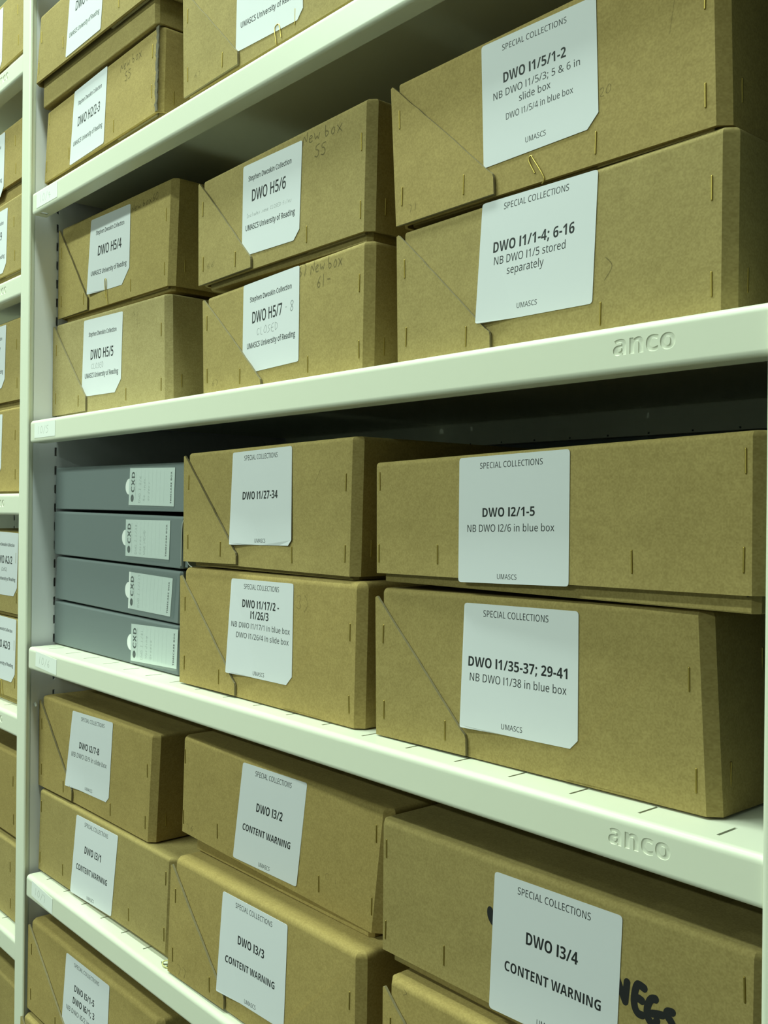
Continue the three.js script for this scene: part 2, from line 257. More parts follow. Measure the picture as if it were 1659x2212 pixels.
/* o: q = front corners in millimetres (top left x,y, top right, bottom right, bottom left), z = front plane, base = height of what it stands on,
   depth, flap = stapled side flap folded over the front, label = {q, lines}, notes */
function archiveBox(o) {
  const id = boxCount++, r = rng(900 + id * 17), [xa, ya, xb, yb, xc, yc, xd, yd] = o.q.map((v) => v / 1000), D = o.depth || 0.372, z = o.z / 1000, base = o.base;
  const W = (xb - xa + xc - xd) / 2, H = (ya - yd + yb - yc) / 2, gx = (xc + xd) / 2, tw = (o.twist || 0) / 1000;
  const t = thing('archive_box', o.name, 'archive box', [gx, base, z - D / 2], 'brown cardboard archive boxes');
  const kraft = M.kraft[o.tone ?? id % 3];
  const at = (x, y, dz) => { const u = x / W, v = y / H, s = Math.min(1, Math.max(0, v)); return new V3((1 - v) * ((1 - u) * xd + u * xc) + v * ((1 - u) * xa + u * xb) - gx, (1 - v) * ((1 - u) * yd + u * yc) + v * ((1 - u) * ya + u * yb) - base, dz + D / 2 + tw * (u - 0.5)); };
  const warp = (g) => { const p = g.attributes.position; for (let i = 0; i < p.count; i++) { const q = at(p.getX(i), p.getY(i), p.getZ(i)); p.setXYZ(i, q.x, q.y, q.z); } return g; };
  const du = r(), dv = r(), dz0 = o.flap ? -FLAP_T / 2 : 0;
  const crown = (o.crown || 0) / 1000, lidG = shell(W, H + crown, D, 0.0068, 0.003, true, Math.max(0.0035, crown)); lidG.translate(0, 0, dz0);
  part('lid', finish(warp(lidG), du, dv), kraft, t);
  // tray below the lid
  const ins = o.inset || 0.006, lowest = Math.min(yc, yd), trayTop = lowest + 0.05 - base, x0 = xd + ins - gx, x1 = xc - ins - gx;
  const trG = shell(x1 - x0, trayTop, D - 2 * ins, 0.004, 0.003, false); trG.translate(x0, 0, D / 2 - ins + dz0);
  part('tray', finish(trG, dv, du), kraft, t);
  const sheet = (poly, depth, z0, mats, name) => {
    const s = new THREE.Shape(poly.map(([u, v]) => new THREE.Vector2(u * W, (1 - v) * H)));
    const g = new THREE.ExtrudeGeometry(s, { depth, bevelEnabled: false }); g.translate(0, 0, z0); warp(g);
    const nonIdx = g, p = nonIdx.attributes.position, uv = nonIdx.attributes.uv; for (let i = 0; i < p.count; i++) uv.setXY(i, p.getX(i) / 0.36 + du, (p.getY(i) + p.getZ(i) * 3) / 0.36 + dv);
    nonIdx.computeVertexNormals(); return part(name, nonIdx, mats, t);
  };
  if (o.flap) {
    const [fu, fv] = o.tip || [0.35, 0.872];
    const edge = []; const M_ = 14; for (let i = 0; i <= M_; i++) { const k = i / M_; edge.push([0.006 + (fu - 0.022) * k + (i % M_ ? (r() - 0.5) * 0.003 : 0), 0.022 + (fv - 0.048) * k]); }
    sheet([...edge, [fu - 0.003, fv], [fu, fv + 0.025], [fu, 0.978 + r() * 0.015], [-0.001, 0.998], [-0.001, 0.03]].reverse(), FLAP_T, dz0 + 0.0006, [kraft, M.rawEdge], 'side_flap');
  }
  sheet([[0.66, 0.6], [0.965, 0.6], [0.965, 1.012], [0.67, 1.012]].reverse(), 0.0026, dz0 - 0.0057, [kraft, M.rawEdge], 'inner_flap');
  if (o.crease) { // the tucked right flap telegraphs through the front: a shallow wedge, proud along the diagonal
    const pl = [[0.972, 0.05, 0.0001], [0.63, 0.87, 0.0013], [0.63, 0.985, 0.001], [0.972, 0.985, -0.0004]].map(([u, v, h]) => [at(u * W, (1 - v) * H, dz0 + h), at(u * W, (1 - v) * H, dz0 - 0.0006)]), P = [], tri = (a, b, c) => P.push(...a.toArray(), ...b.toArray(), ...c.toArray());
    tri(pl[0][0], pl[1][0], pl[3][0]); tri(pl[1][0], pl[2][0], pl[3][0]);
    for (let i = 0; i < 4; i++) { const j = (i + 1) % 4; tri(pl[i][0], pl[i][1], pl[j][0]); tri(pl[j][0], pl[i][1], pl[j][1]); }
    const g = new THREE.BufferGeometry(); g.setAttribute('position', new THREE.Float32BufferAttribute(P, 3)); part('flap_crease', finish(g, du, dv, 0.02), kraft, t);
  }
  // brass staples
  const st = (u, v, dz, side) => { const m = part('staple', stapleGeo, M.brass, t), p = at(u * W, (1 - v) * H, dz); m.position.copy(p); m.rotation.z = (r() - 0.5) * 0.07; if (side) m.rotation.y = Math.PI / 2; return m; };
  const S = o.staples || (o.flap ? [[0.033, 0.28, 1], [0.032, 0.81, 1], [0.262, 0.87, 1], [0.952, 0.32], [0.954, 0.83], [0.678, 0.872]] : [[0.032, 0.175], [0.03, 0.83], [0.233, 0.815], [0.964, 0.19], [0.967, 0.79], [0.745, 0.825]]);
  for (const [u, v, onFlap] of S) st(u + (r() - 0.5) * 0.008, v + (r() - 0.5) * 0.02, dz0 + (onFlap ? FLAP_T + 0.0006 : 0) + 0.0001);
  for (const [dz, v] of [[-0.018, 0.8], [-0.06, 0.25]]) st(1.0002, v, dz, true);
  // printed paper label
  const quad = (q, geo, w, h) => { const [ax, ay, bx, by, cx, cy, ex, ey] = q.map((v) => v / 1000), p = geo.attributes.position; for (let i = 0; i < p.count; i++) { const u = p.getX(i) / w, v = p.getY(i) / h, X = (1 - v) * ((1 - u) * ex + u * cx) + v * ((1 - u) * ax + u * bx); p.setXYZ(i, X - gx, (1 - v) * ((1 - u) * ey + u * cy) + v * ((1 - u) * ay + u * by) - base, p.getZ(i) + D / 2 + dz0 + tw * ((X - xd) / W - 0.5)); } return geo; };
  if (o.paper) {
    const L = o.paper, w = 0.0991, h = 0.0931, rr = 0.0028, cut = L.cut ?? 0, s = new THREE.Shape();
    const bl = L.bl || 0;
    s.moveTo(rr + bl, 0); for (let i = 1; i <= 4; i++) s.lineTo(0.02 + (w - 0.04) * i / 4 - 0.0001, 0);
    if (cut) { s.lineTo(w - cut, 0); s.lineTo(w, cut * 1.05); } else { s.lineTo(w - rr, 0); s.quadraticCurveTo(w, 0, w, rr); }
    s.lineTo(w, h - rr); s.quadraticCurveTo(w, h, w - rr, h); s.lineTo(rr, h); s.quadraticCurveTo(0, h, 0, h - rr); s.lineTo(0, 0.022); s.lineTo(0, rr + bl); s.quadraticCurveTo(0, 0, rr + bl, 0);
    const g = new THREE.ExtrudeGeometry(s, { depth: 0.0003, bevelEnabled: false, curveSegments: 5 }), p = g.attributes.position, uv = g.attributes.uv;
    for (let i = 0; i < p.count; i++) {
      const x = p.getX(i), y = p.getY(i); uv.setXY(i, x / w, y / h);
      const c = Math.max(0, 1 - Math.hypot(x, y) / 0.016) * (L.lift ? FLAP_T + 0.0012 : 0);
      p.setZ(i, p.getZ(i) + 0.0002 + c + (cut && L.curl ? Math.max(0, 1 - Math.hypot(w - x, y) / 0.02) * 0.0012 : 0));
    }
    quad(L.q, g, w, h); g.computeVertexNormals();
    const m = part('paper_label', g, std({ map: labelTex(L.lines, L.hand, L.res), roughness: 0.7 }), t); m.userData.label = L.name || 'white printed paper label';
  }
  for (const n of o.notes || []) {
    const tw_ = n.w || 256, th_ = n.h || 128, map = canvasTex(tw_, th_, (g) => n.draw(g, tw_, th_)), g = new THREE.PlaneGeometry(1, 1); g.translate(0.5, 0.5, 0); const lift = n.flap ? FLAP_T + 0.0006 : 0; g.translate(0, 0, lift + 0.00012); quad(n.q, g, 1, 1);
    const m = part(n.ink ? 'marker_writing' : 'pencil_note', g, std({ map, transparent: true, alphaTest: 0, roughness: 0.9, depthWrite: false }), t); m.userData.label = n.ink ? 'thick black marker lettering' : 'faint pencil writing';
  }
  if (o.torn) {
    const pts = [], R = rng(5); for (let i = 0; i <= 24; i++) pts.push([1.0 - 0.018 - R() * 0.011, 0.005 + i / 24 * 0.99]); for (let i = 24; i >= 0; i--) pts.push([1.0 - 0.004 - R() * 0.006, 0.005 + i / 24 * 0.99]);
    sheet(pts.reverse(), 0.0012, dz0 - 0.0004, M.torn, 'torn_edge');
  }
  return t;
}
const note = (q, text, size, opt = {}) => ({ q, w: opt.w || 256, h: opt.h || 96, flap: opt.flap, draw: (g) => text.split('|').forEach((l, i) => pencil(g, l, (opt.x || 6) + (opt.dx || 0) * i, 8 + i * size * 1.35, size, 'rgba(78,70,40,' + (opt.a || 0.5) * 0.9  + ')', opt.lw || 3.2)) });

// upper shelf 10/4
archiveBox({ name: 'archive box at the top left, lid raised, standing on the DWO H2/2-3 box', q: [6, 2016, 312, 2014, 313, 1931, -9, 1934], z: -4, base: 1.9035, inset: 0.008,
  staples: [[0.045, 0.35], [0.04, 0.8], [0.27, 0.7], [0.75, 0.78]],
  paper: { q: [104, 2022, 199, 2021, 187, 1936, 90, 1936], name: 'white printed label with DWO H2', lines: SD('DWO H2/1', 0.6) } });
archiveBox({ name: 'archive box labelled DWO H2/2-3 with a torn right edge', q: [1.4, 1897.8, 306.6, 1902.1, 303.2, 1811.9, -8.7, 1808.7], z: -16, base: YA + 0.0003, inset: 0.007, torn: true,
  staples: [[0.04, 0.12], [0.035, 0.78], [0.26, 0.8], [0.95, 0.25], [0.95, 0.72], [0.66, 0.84]],
  paper: { q: [89.9, 1897.6, 180.6, 1899.8, 172, 1813, 76.8, 1811], name: 'white printed label with DWO H2/2-3', lines: SD('DWO H2/2-3', 0.68, 0.46) },
  notes: [note([212, 1894, 284, 1895, 284, 1866, 212, 1865], 'New box|  55', 34, { a: 0.55 })] });
archiveBox({ name: 'flap-fronted archive box right of the torn-edged box, a gilt clip under its label', q: [349.5, 1923, 634, 1925, 634, 1809, 353, 1810], z: -20, base: YA + 0.0003, flap: true, tip: [0.36, 0.87],
  paper: { q: [450, 1913, 553, 1911, 556.5, 1819, 447.7, 1825], cut: 0.008, name: 'white printed label with DWO H3', lines: SD('DWO H3', 0.5) },
  notes: [note([373, 1829.5, 394, 1828, 394, 1819, 373, 1820.5], '67', 50, { w: 128, flap: 1 }), note([566, 1840, 576, 1838, 574, 1815, 558, 1816], '', 20)] });
// shelf 10/5
archiveBox({ name: 'archive box labelled DWO H5/4, on top of the pale DWO H5/5 box', q: [-8.5, 1755.2, 293.8, 1749.9, 286.8, 1633, -8.8, 1635.9], z: -40, base: 1.6286, depth: 0.355, flap: true, tone: 4, tip: [0.3, 0.86],
  paper: { q: [85, 1746.5, 191.4, 1743.3, 189, 1652, 80, 1654.3], cut: 0.017, lift: 1, name: 'white printed label with DWO H5/4', lines: SD('DWO H5/4', 0.6, 0.45) },
  notes: [note([192, 1742, 278, 1744.5, 278, 1722, 192, 1721], 'New box60', 30, { w: 280, h: 80, a: 0.5 })] });
archiveBox({ name: 'pale archive box labelled DWO H5/5, with CLOSED pencilled on its label', q: [-9.8, 1627.9, 291.3, 1622.9, 295, 1505, -10, 1508], z: -34, base: YB + 0.0003, depth: 0.36, flap: true, tone: 3, tip: [0.33, 0.83],
  paper: { q: [80.3, 1621.3, 186.4, 1618, 182, 1525, 74.7, 1527], cut: 0.014, name: 'white printed label with DWO H5/5', lines: SD('DWO H5/5', 0.6, 0.47), hand: [['CLOSED', 0.24, 0.585, 0.07]] },
  notes: [note([210, 1619, 262, 1618, 262, 1592, 210, 1592], 'N s|  7-', 34, { a: 0.3 })] });
archiveBox({ name: 'archive box labelled DWO H5/6 with New box 55 pencilled on it', q: [384.3, 1716.3, 651.2, 1721.4, 648.7, 1614.4, 386.2, 1611.7], z: -20, base: 1.6072, flap: true, tip: [0.357, 0.89],
  paper: { q: [463.1, 1711.7, 557.1, 1711.4, 553.5, 1626, 461.7, 1627.1], cut: 0.009, name: 'white printed label with DWO H5/6', lines: [['Stephen Dwoskin Collection', 0.47, 0.16, 0.075, 0.74, 0.5], ['DWO H5/6', 0.46, 0.36, 0.17, 0.6, 0.5], ['UMASCS University of Reading', 0.49, 0.70, 0.085, 0.86, 0.5]], hand: [['Includes some CLOSED files', 0.08, 0.545, 0.041, 2.2]] },
  notes: [note([556, 1719, 626, 1716, 628, 1684, 556, 1688], 'New box|   55', 38, { h: 112, a: 0.5 }), note([401, 1632.5, 424, 1632, 424, 1622.5, 401, 1622], '66', 50, { w: 128, flap: 1 }), note([486, 1630, 523, 1629.5, 523, 1621, 486, 1621.5], 'N 2007', 50, { a: 0.4 })] });
archiveBox({ name: 'archive box labelled DWO H5/7-8 with New box 61 pencilled on it', q: [394.5, 1598.1, 650, 1606.7, 648.6, 1501, 398, 1501.5], z: -20, base: YB + 0.0003, flap: true, tip: [0.40, 0.93],
  paper: { q: [465.4, 1599.1, 554.7, 1602.6, 554.4, 1518.7, 464.4, 1515.7], name: 'white printed label with DWO H5/7-8', lines: [['Stephen Dwoskin Collection', 0.5, 0.185, 0.075, 0.75, 0.5], ['DWO H5/7', 0.44, 0.395, 0.17, 0.55, 0.5], ['UMASCS University of Reading', 0.51, 0.70, 0.085, 0.86, 0.5]], hand: [['·8', 0.74, 0.33, 0.125, 5], ['CLOSED', 0.26, 0.52, 0.085]] },
  notes: [note([551, 1605, 626, 1604.5, 626, 1575, 551, 1574], '67 New box|      61-', 32, { a: 0.5, w: 290 }), note([412, 1515.5, 433, 1515.5, 433, 1505, 412, 1505], '67', 50, { w: 128, flap: 1 })] });
archiveBox({ name: 'large archive box labelled DWO I1/5/1-2, on top at the upper right', q: [677, 1720.7, 960.3, 1723, 963.4, 1609.7, 684.9, 1608.5], z: -20, base: 1.6088, flap: true, tip: [0.367, 0.862],
  paper: { q: [771.8, 1718.1, 871.6, 1716.4, 874.7, 1633.1, 775.2, 1631], cut: 0.009, res: 768, name: 'white printed label with DWO I1/5/1-2', lines: [['SPECIAL COLLECTIONS', 0.48, 0.085, 0.068, 0.57, 0], ['DWO I1/5/1-2', 0.475, 0.335, 0.115, 0.56, 1], ['NB DWO I1/5/3; 5 & 6 in', 0.485, 0.455, 0.082, 0.77, 0], ['slide box', 0.48, 0.545, 0.082, 0.28, 0], ['DWO I1/5/4 in blue box', 0.51, 0.655, 0.07, 0.59, 0], ['UMASCS', 0.48, 0.9, 0.06, 0.185, 0]] },
  notes: [note([697, 1623, 715, 1622.7, 715, 1613, 697, 1613], '71', 56, { w: 128, flap: 1 }), note([874, 1657.5, 889, 1658, 889, 1647.5, 874, 1647], '20', 52, { w: 128, a: 0.5 }), note([896, 1668, 944, 1706, 950, 1688, 902, 1650], '\\', 70, { a: 0.3, x: 120, lw: 2 })] });
archiveBox({ name: 'large archive box labelled DWO I1/1-4; 6-16, note says stored separately', q: [685.5, 1603.5, 967.7, 1608.2, 967.4, 1501, 688.3, 1501], z: -20, base: YB + 0.0003, flap: true, tip: [0.345, 0.87],
  paper: { q: [774.4, 1606, 874.7, 1605.5, 870.9, 1521.2, 771, 1521.3], res: 768, lift: 1, name: 'white printed label with DWO I1/1-4; 6-16', lines: [['SPECIAL COLLECTIONS', 0.49, 0.07, 0.07, 0.57, 0], ['DWO I1/1-4; 6-16', 0.475, 0.39, 0.12, 0.72, 1], ['NB DWO I1/5 stored', 0.45, 0.505, 0.09, 0.64, 0], ['separately', 0.42, 0.6, 0.09, 0.33, 0], ['UMASCS', 0.45, 0.905, 0.06, 0.185, 0]] },
  notes: [note([873, 1550, 893, 1551, 893, 1532, 873, 1531], ')', 78, { w: 128, h: 112, x: 40, a: 0.5 })] });
// shelf 10/6
archiveBox({ name: 'archive box labelled DWO I1/27-34, beside the grey document boxes', q: [360.4, 1445.1, 637.5, 1449.3, 634.4, 1334.2, 360.8, 1334.9], z: -20, base: 1.331, flap: true, tip: [0.36, 0.888],
  paper: { q: [449.4, 1442.5, 546, 1445, 547.4, 1356.9, 448.5, 1354.7], cut: 0.005, curl: 1, lift: 1, name: 'white printed label with DWO I1/27-34', lines: [...SC(0.49), ['DWO I1/27-34', 0.48, 0.475, 0.115, 0.6, 1]] },
  notes: [note([575, 1430, 600, 1424, 598, 1405, 572, 1408], '\\', 70, { w: 128, a: 0.35, x: 20, lw: 2 })] });
archiveBox({ name: 'archive box labelled DWO I1/17/2 - I1/26/3, under the DWO I1/27-34 box', q: [354.9, 1323, 644.3, 1324.6, 641.8, 1211, 355.5, 1211], crown: 6, z: -20, base: YC + 0.0003, flap: true, crease: true, tip: [0.362, 0.885],
  paper: { q: [449, 1322.7, 550.2, 1323.6, 548.7, 1233.2, 443.9, 1232.3], cut: 0.008, lift: 1, name: 'white printed label with DWO I1/17/2 - I1/26/3', lines: [...SC(0.5), ['DWO I1/17/2 -', 0.49, 0.25, 0.11, 0.6, 1], ['I1/26/3', 0.48, 0.36, 0.11, 0.3, 1], ['NB DWO I1/17/1 in blue box', 0.5, 0.475, 0.08, 0.92, 0], ['DWO I1/26/4 in slide box', 0.535, 0.58, 0.08, 0.82, 0]] },
  notes: [note([553, 1316, 580, 1316, 580, 1292, 553, 1292], '3)', 60, { w: 128, a: 0.3, h: 112 })] });
archiveBox({ name: 'wide archive box labelled DWO I2/1-5, plain stapled front, no side flap', q: [653.1, 1426.7, 987.1, 1435.3, 987.4, 1343.2, 654.4, 1339], z: -22, base: 1.3325, depth: 0.29, inset: 0.0065, tone: 0,
  paper: { q: [752.9, 1427, 853.6, 1429.7, 853.5, 1340.4, 752.9, 1337.4], res: 768, name: 'white printed label with DWO I2/1-5', lines: [['SPECIAL COLLECTIONS', 0.49, 0.075, 0.066, 0.575, 0], ['DWO I2/1-5', 0.47, 0.445, 0.1, 0.49, 1], ['NB DWO I2/6 in blue box', 0.48, 0.57, 0.078, 0.8, 0], ['UMASCS', 0.465, 0.945, 0.055, 0.185, 0]] } });
archiveBox({ name: 'large archive box labelled DWO I1/35-37; 29-41', q: [659, 1323, 948, 1327.6, 954.7, 1211.4, 661.6, 1210.5], crown: 4, z: -28, twist: -7, base: YC + 0.0003, depth: 0.365, flap: true, crease: true, tone: 5, tip: [0.33, 0.86],
  paper: { q: [753.7, 1322.2, 855.4, 1324, 855.7, 1233.3, 752.7, 1231.7], cut: 0.006, res: 768, lift: 1, name: 'white printed label with DWO I1/35-37; 29-41', lines: [['SPECIAL COLLECTIONS', 0.47, 0.075, 0.07, 0.58, 0], ['DWO I1/35-37; 29-41', 0.49, 0.46, 0.11, 0.88, 1], ['NB DWO I1/38 in blue box', 0.49, 0.585, 0.085, 0.84, 0], ['UMASCS', 0.455, 0.935, 0.058, 0.185, 0]] } });
// shelf 10/7
archiveBox({ name: 'archive box labelled DWO I2/7-8, on top of the DWO I3/1 box', q: [-9.4, 1141.1, 300.3, 1142.6, 291.1, 1028, -10.2, 1027.5], crown: 3, z: -20, base: 1.0272, flap: true, tip: [0.34, 0.87],
  paper: { q: [89.1, 1139.4, 199.7, 1142.8, 189.7, 1048.2, 74.7, 1045], cut: 0.006, lift: 1, name: 'white printed label with DWO I2/7-8', lines: [['SPECIAL COLLECTIONS', 0.52, 0.075, 0.07, 0.58, 0], ['DWO I2/7-8', 0.47, 0.42, 0.115, 0.5, 1], ['NB DWO I2/9 in slide box', 0.49, 0.555, 0.085, 0.84, 0], ['UMASCS', 0.53, 0.945, 0.055, 0.18, 0]] } });
archiveBox({ name: 'wide archive box with CONTENT WARNING label, under the DWO I2/7-8 box', q: [-4.4, 1021.1, 347.5, 1023.5, 340.1, 925, -10, 920.5], crown: 3, z: -16.5, base: YD + 0.0003, depth: 0.3, tone: 2,
  paper: { q: [113.7, 1018.4, 224.4, 1020.3, 208.4, 924.6, 96.7, 920.6], name: 'white printed label with DWO I3/1 CONTENT WARNING', lines: [...SC(0.5), ['DWO I3/1', 0.47, 0.385, 0.125, 0.42, 1], ['CONTENT WARNING', 0.475, 0.635, 0.1, 0.76, 1]] } });
archiveBox({ name: 'wide archive box with CONTENT WARNING label, resting on the forward-jutting DWO I3/3 box', q: [357, 1153.2, 665.2, 1144.6, 651.5, 1043.7, 353.4, 1059.3], crown: 4, z: -27, twist: -14, base: 1.0385, depth: 0.3, inset: 0.008, tone: 1,
  paper: { q: [465.7, 1149.6, 561.6, 1149.3, 547.6, 1054.5, 450.4, 1056], name: 'white printed label with DWO I3/2 CONTENT WARNING', lines: [...SC(0.5), ['DWO I3/2', 0.49, 0.4, 0.12, 0.42, 1], ['CONTENT WARNING', 0.48, 0.645, 0.095, 0.76, 1]] },
  notes: [note([367, 1069.5, 388, 1069.5, 388, 1059.5, 367, 1059.5], '76', 52, { w: 128 }), note([585, 1080, 640, 1078, 640, 1062, 585, 1064], 'C i v', 40, { a: 0.25 })] });
archiveBox({ name: 'archive box labelled DWO I3/3 CONTENT WARNING, jutting forward under DWO I3/2', q: [363.3, 1031.8, 661.7, 1033.5, 661.2, 921, 357.9, 919], crown: 5, z: -8, base: YD + 0.0003, flap: true, crease: true, tone: 1, tip: [0.35, 0.885],
  paper: { q: [458.1, 1029.5, 563, 1030.8, 558.2, 938, 452.1, 934.1], lift: 1, name: 'white printed label with DWO I3/3 CONTENT WARNING', lines: [...SC(0.5), ['DWO I3/3', 0.475, 0.4, 0.12, 0.42, 1], ['CONTENT WARNING', 0.475, 0.64, 0.095, 0.76, 1]] },
  notes: [note([376, 934, 399, 935, 397, 921, 376, 920.5], '77', 70, { w: 128, flap: 1 }), note([395, 1010, 425, 1010, 425, 995, 395, 995], 'Dus', 50, { a: 0.25 })] });
archiveBox({ name: 'wide archive box labelled DWO I3/4 CONTENT WARNING, NEGS written in black marker', q: [668, 1142.5, 992, 1144.4, 991, 1047, 668.2, 1045.2], crown: 4, z: -20, base: 1.036, depth: 0.3, inset: 0.008, tone: 2,
  paper: { q: [793.3, 1139.4, 899.3, 1141.4, 895, 1047, 788.9, 1043.2], res: 768, name: 'white printed label with DWO I3/4 CONTENT WARNING', lines: [['SPECIAL COLLECTIONS', 0.49, 0.08, 0.07, 0.58, 0], ['DWO I3/4', 0.49, 0.395, 0.12, 0.42, 1], ['CONTENT WARNING', 0.5, 0.645, 0.1, 0.77, 1], ['UMASCS', 0.49, 0.945, 0.055, 0.18, 0]] },
  notes: [{ q: [784, 1114.6, 796, 1114.6, 796, 1101, 784, 1101], w: 128, h: 128, ink: 1, draw: (g) => { g.strokeStyle = '#1c1c1c'; g.lineWidth = 60; g.lineCap = 'round'; g.beginPath(); g.moveTo(52, 40); g.quadraticCurveTo(45, 80, 90, 104); g.stroke(); } },
    { q: NEGS(), w: 512, h: 384, ink: 1, draw: (g) => {
      g.strokeStyle = '#1c1c1c'; g.lineCap = g.lineJoin = 'round'; const k = 512 / 1161; g.scale(k, k); g.translate(-249, -332); g.lineWidth = 116;
      const L = (...p) => { g.beginPath(); g.moveTo(p[0], p[1]); for (let i = 2; i < p.length - 2; i += 2) g.quadraticCurveTo(p[i], p[i + 1], (p[i] + p[i + 2]) / 2, (p[i + 1] + p[i + 3]) / 2); g.lineTo(p[p.length - 2], p[p.length - 1]); g.stroke(); };
      L(270, 430, 350, 600, 425, 740); L(425, 740, 440, 600, 458, 470);
      L(755, 485, 690, 455, 625, 455, 575, 650, 590, 790, 650, 860, 720, 865); L(600, 655, 650, 640, 715, 665);
      L(945, 590, 880, 585, 815, 690, 795, 830, 860, 940, 940, 950, 970, 890); L(900, 800, 980, 790, 1060, 790);
      L(1225, 715, 1140, 700, 1130, 770, 1220, 860, 1275, 990, 1220, 1060, 1080, 1050, 975, 960);
    } }] });
archiveBox({ name: 'archive box with a raw flap edge under the box marked NEGS', q: [689.2, 1027.6, 985, 1031.5, 985, 921, 689.7, 920], crown: 5, z: -10, base: YD + 0.0003, flap: true, tone: 1,
  notes: [note([706, 1031, 724, 1032, 724, 1023, 706, 1022], '>', 70, { w: 128, x: 20, a: 0.7 })] });
// shelf below 10/7
archiveBox({ name: 'archive box labelled DWO I5/1-5 and DWO I6/1; 3, bottom left', q: [-4.2, 853.9, 340.9, 856, 335, 745, -6, 743], crown: 5, z: -6, base: 0.7415, flap: true, tone: 1, tip: [0.36, 0.87],
  paper: { q: [109.6, 853, 226, 855, 219, 762, 96.1, 757], name: 'white printed label with DWO I5/1-5', lines: [['SPECIAL COLLECTIONS', 0.49, 0.08, 0.07, 0.58, 0], ['DWO I5/1-5', 0.46, 0.37, 0.115, 0.47, 1], ['DWO I6/1; 3', 0.46, 0.53, 0.115, 0.5, 1], ['NB DWO I6/2 in slide box', 0.5, 0.67, 0.085, 0.84, 0]] } });
archiveBox({ name: 'archive box whose top corner shows under the DWO I5/1-5 box', q: [-7, 736.9, 345.3, 737, 342.4, 627, -8, 626], z: 2, base: YD - 0.2925 + 0.0003, flap: true, tone: 0 });
// left bay, right-hand column
const LB = (name, x0, x1, yt, yb, z, base, lines, lx, ly, extra = {}) => archiveBox({ name, q: [x0, yt, x1, yt + 1, x1, yb, x0, yb], z, base, staples: [[0.04, 0.3], [0.04, 0.8], [0.82, 0.33], [0.83, 0.8]], paper: lines ? { q: [lx - 100, ly + 1, lx, ly, lx - 5, ly - 88, lx - 105, ly - 89], cut: 0.012, name: 'white printed label', lines, hand: extra.hand } : undefined, ...extra });
LB('topmost archive box in the bay left of the upright', -338, -62, 2106, 2014, -20, 1.9865, SD('DWO A1/3', 0.6), -166, 2100);
LB('second archive box from the top left of the upright, lid raised over another', -338, -60, 1920, 1838, -18, 1.8165, SD('DWO A1/5', 0.6), -149, 1917);
LB('third archive box from the top in the bay left of the upright', -330, -58, 1815, 1713, -16, 1.6965, SD('DWO A1/29', 0.62), -131, 1806);
LB('fourth archive box from the top in the bay left of the upright', -338, -60, 1650, 1537, -22, 1.5275, SD('DWO A1/7', 0.6), -149, 1646);
LB('fifth archive box from the top in the bay left of the upright', -332, -58, 1526, 1411, -20, 1.4075, SD('DWO A1/8', 0.6), -155, 1520);
const SDT = (a, b) => [['Stephen Dwoskin Collection', 0.5, 0.2, 0.07, 0.74, 1], [a, 0.5, 0.44, 0.17, 0.6, 1], ...(b ? [[b, 0.5, 0.59, 0.08, 0.2, 0]] : []), ['UMASCS University of Reading', 0.5, 0.74, 0.075, 0.86, 1]];
LB('archive box labelled DWO A2/2 (2 of 2), left of the upright', -338, -60, 1355, 1241, -24, 1.2348, SDT('DWO A2/2', '(2 of 2)'), -101, 1353);
LB('archive box labelled DWO A2/3 with a yellow clip, left of the upright', -332, -58, 1233, 1125, -22, 1.1155, SDT('DWO A2/3'), -101, 1234);
LB('eighth archive box from the top left of the upright, below DWO A2/3', -332, -60, 1047, 936, -22, 0.9295);
LB('ninth archive box from the top left of the upright, second below DWO A2/3', -326, -58, 927, 824, -18, 0.8205);
LB('shadowed archive box at the bottom left corner, in the bay left of the upright', -338, -62, 720, 600, -30, 0.5305);
function NEGS() { return [894, 1107, 942, 1113, 942, 1077, 894.3, 1069]; }

// ---------- grey archive boxes ----------
function cardTex(hand) {
  return canvasTex(512, 212, (g, w, h) => {
    g.fillStyle = '#eef0ec'; g.fillRect(0, 0, w, h); g.strokeStyle = 'rgba(120,130,125,0.35)'; g.lineWidth = 1.5;
    for (let i = 0; i < 7; i++) { const x = w * (0.27 + i * 0.085); g.beginPath(); g.moveTo(x, h * 0.06); g.lineTo(x, h * 0.92); g.stroke(); }
    const col = (text, x, y, size, width, bold, color) => { g.save(); g.translate(x * w, y * h); g.rotate(-Math.PI / 2); g.fillStyle = color; g.textAlign = 'center'; g.textBaseline = 'middle'; fit(g, text, 0, 0, size * w, width * h, bold); g.restore(); };
    col('CXD', 0.085, 0.38, 0.105, 0.58, 1, '#3f4645'); g.fillStyle = '#4a504f'; g.beginPath(); g.ellipse(0.08 * w, 0.815 * h, 0.035 * w, 0.1 * h, 0, 0, 7); g.fill();
    g.strokeStyle = '#8a9290'; g.lineWidth = 2; g.beginPath(); g.moveTo(0.07 * w, 0.78 * h); g.lineTo(0.1 * w, 0.83 * h); g.moveTo(0.06 * w, 0.85 * h); g.lineTo(0.085 * w, 0.79 * h); g.stroke();
    col('conservation by design for archives', 0.148, 0.5, 0.016, 0.82, 0, 'rgba(90,100,95,0.55)');
    col('TIMECARE BOX', 0.93, 0.52, 0.038, 0.83, 1, '#2c3230');
    g.save(); g.rotate(-Math.PI / 2); hand.forEach((t, i) => pencil(g, t, -0.93 * h, (0.225 + i * 0.1) * w, 0.044 * w, 'rgba(110,118,114,0.5)', 2.2)); g.restore();
  });
}
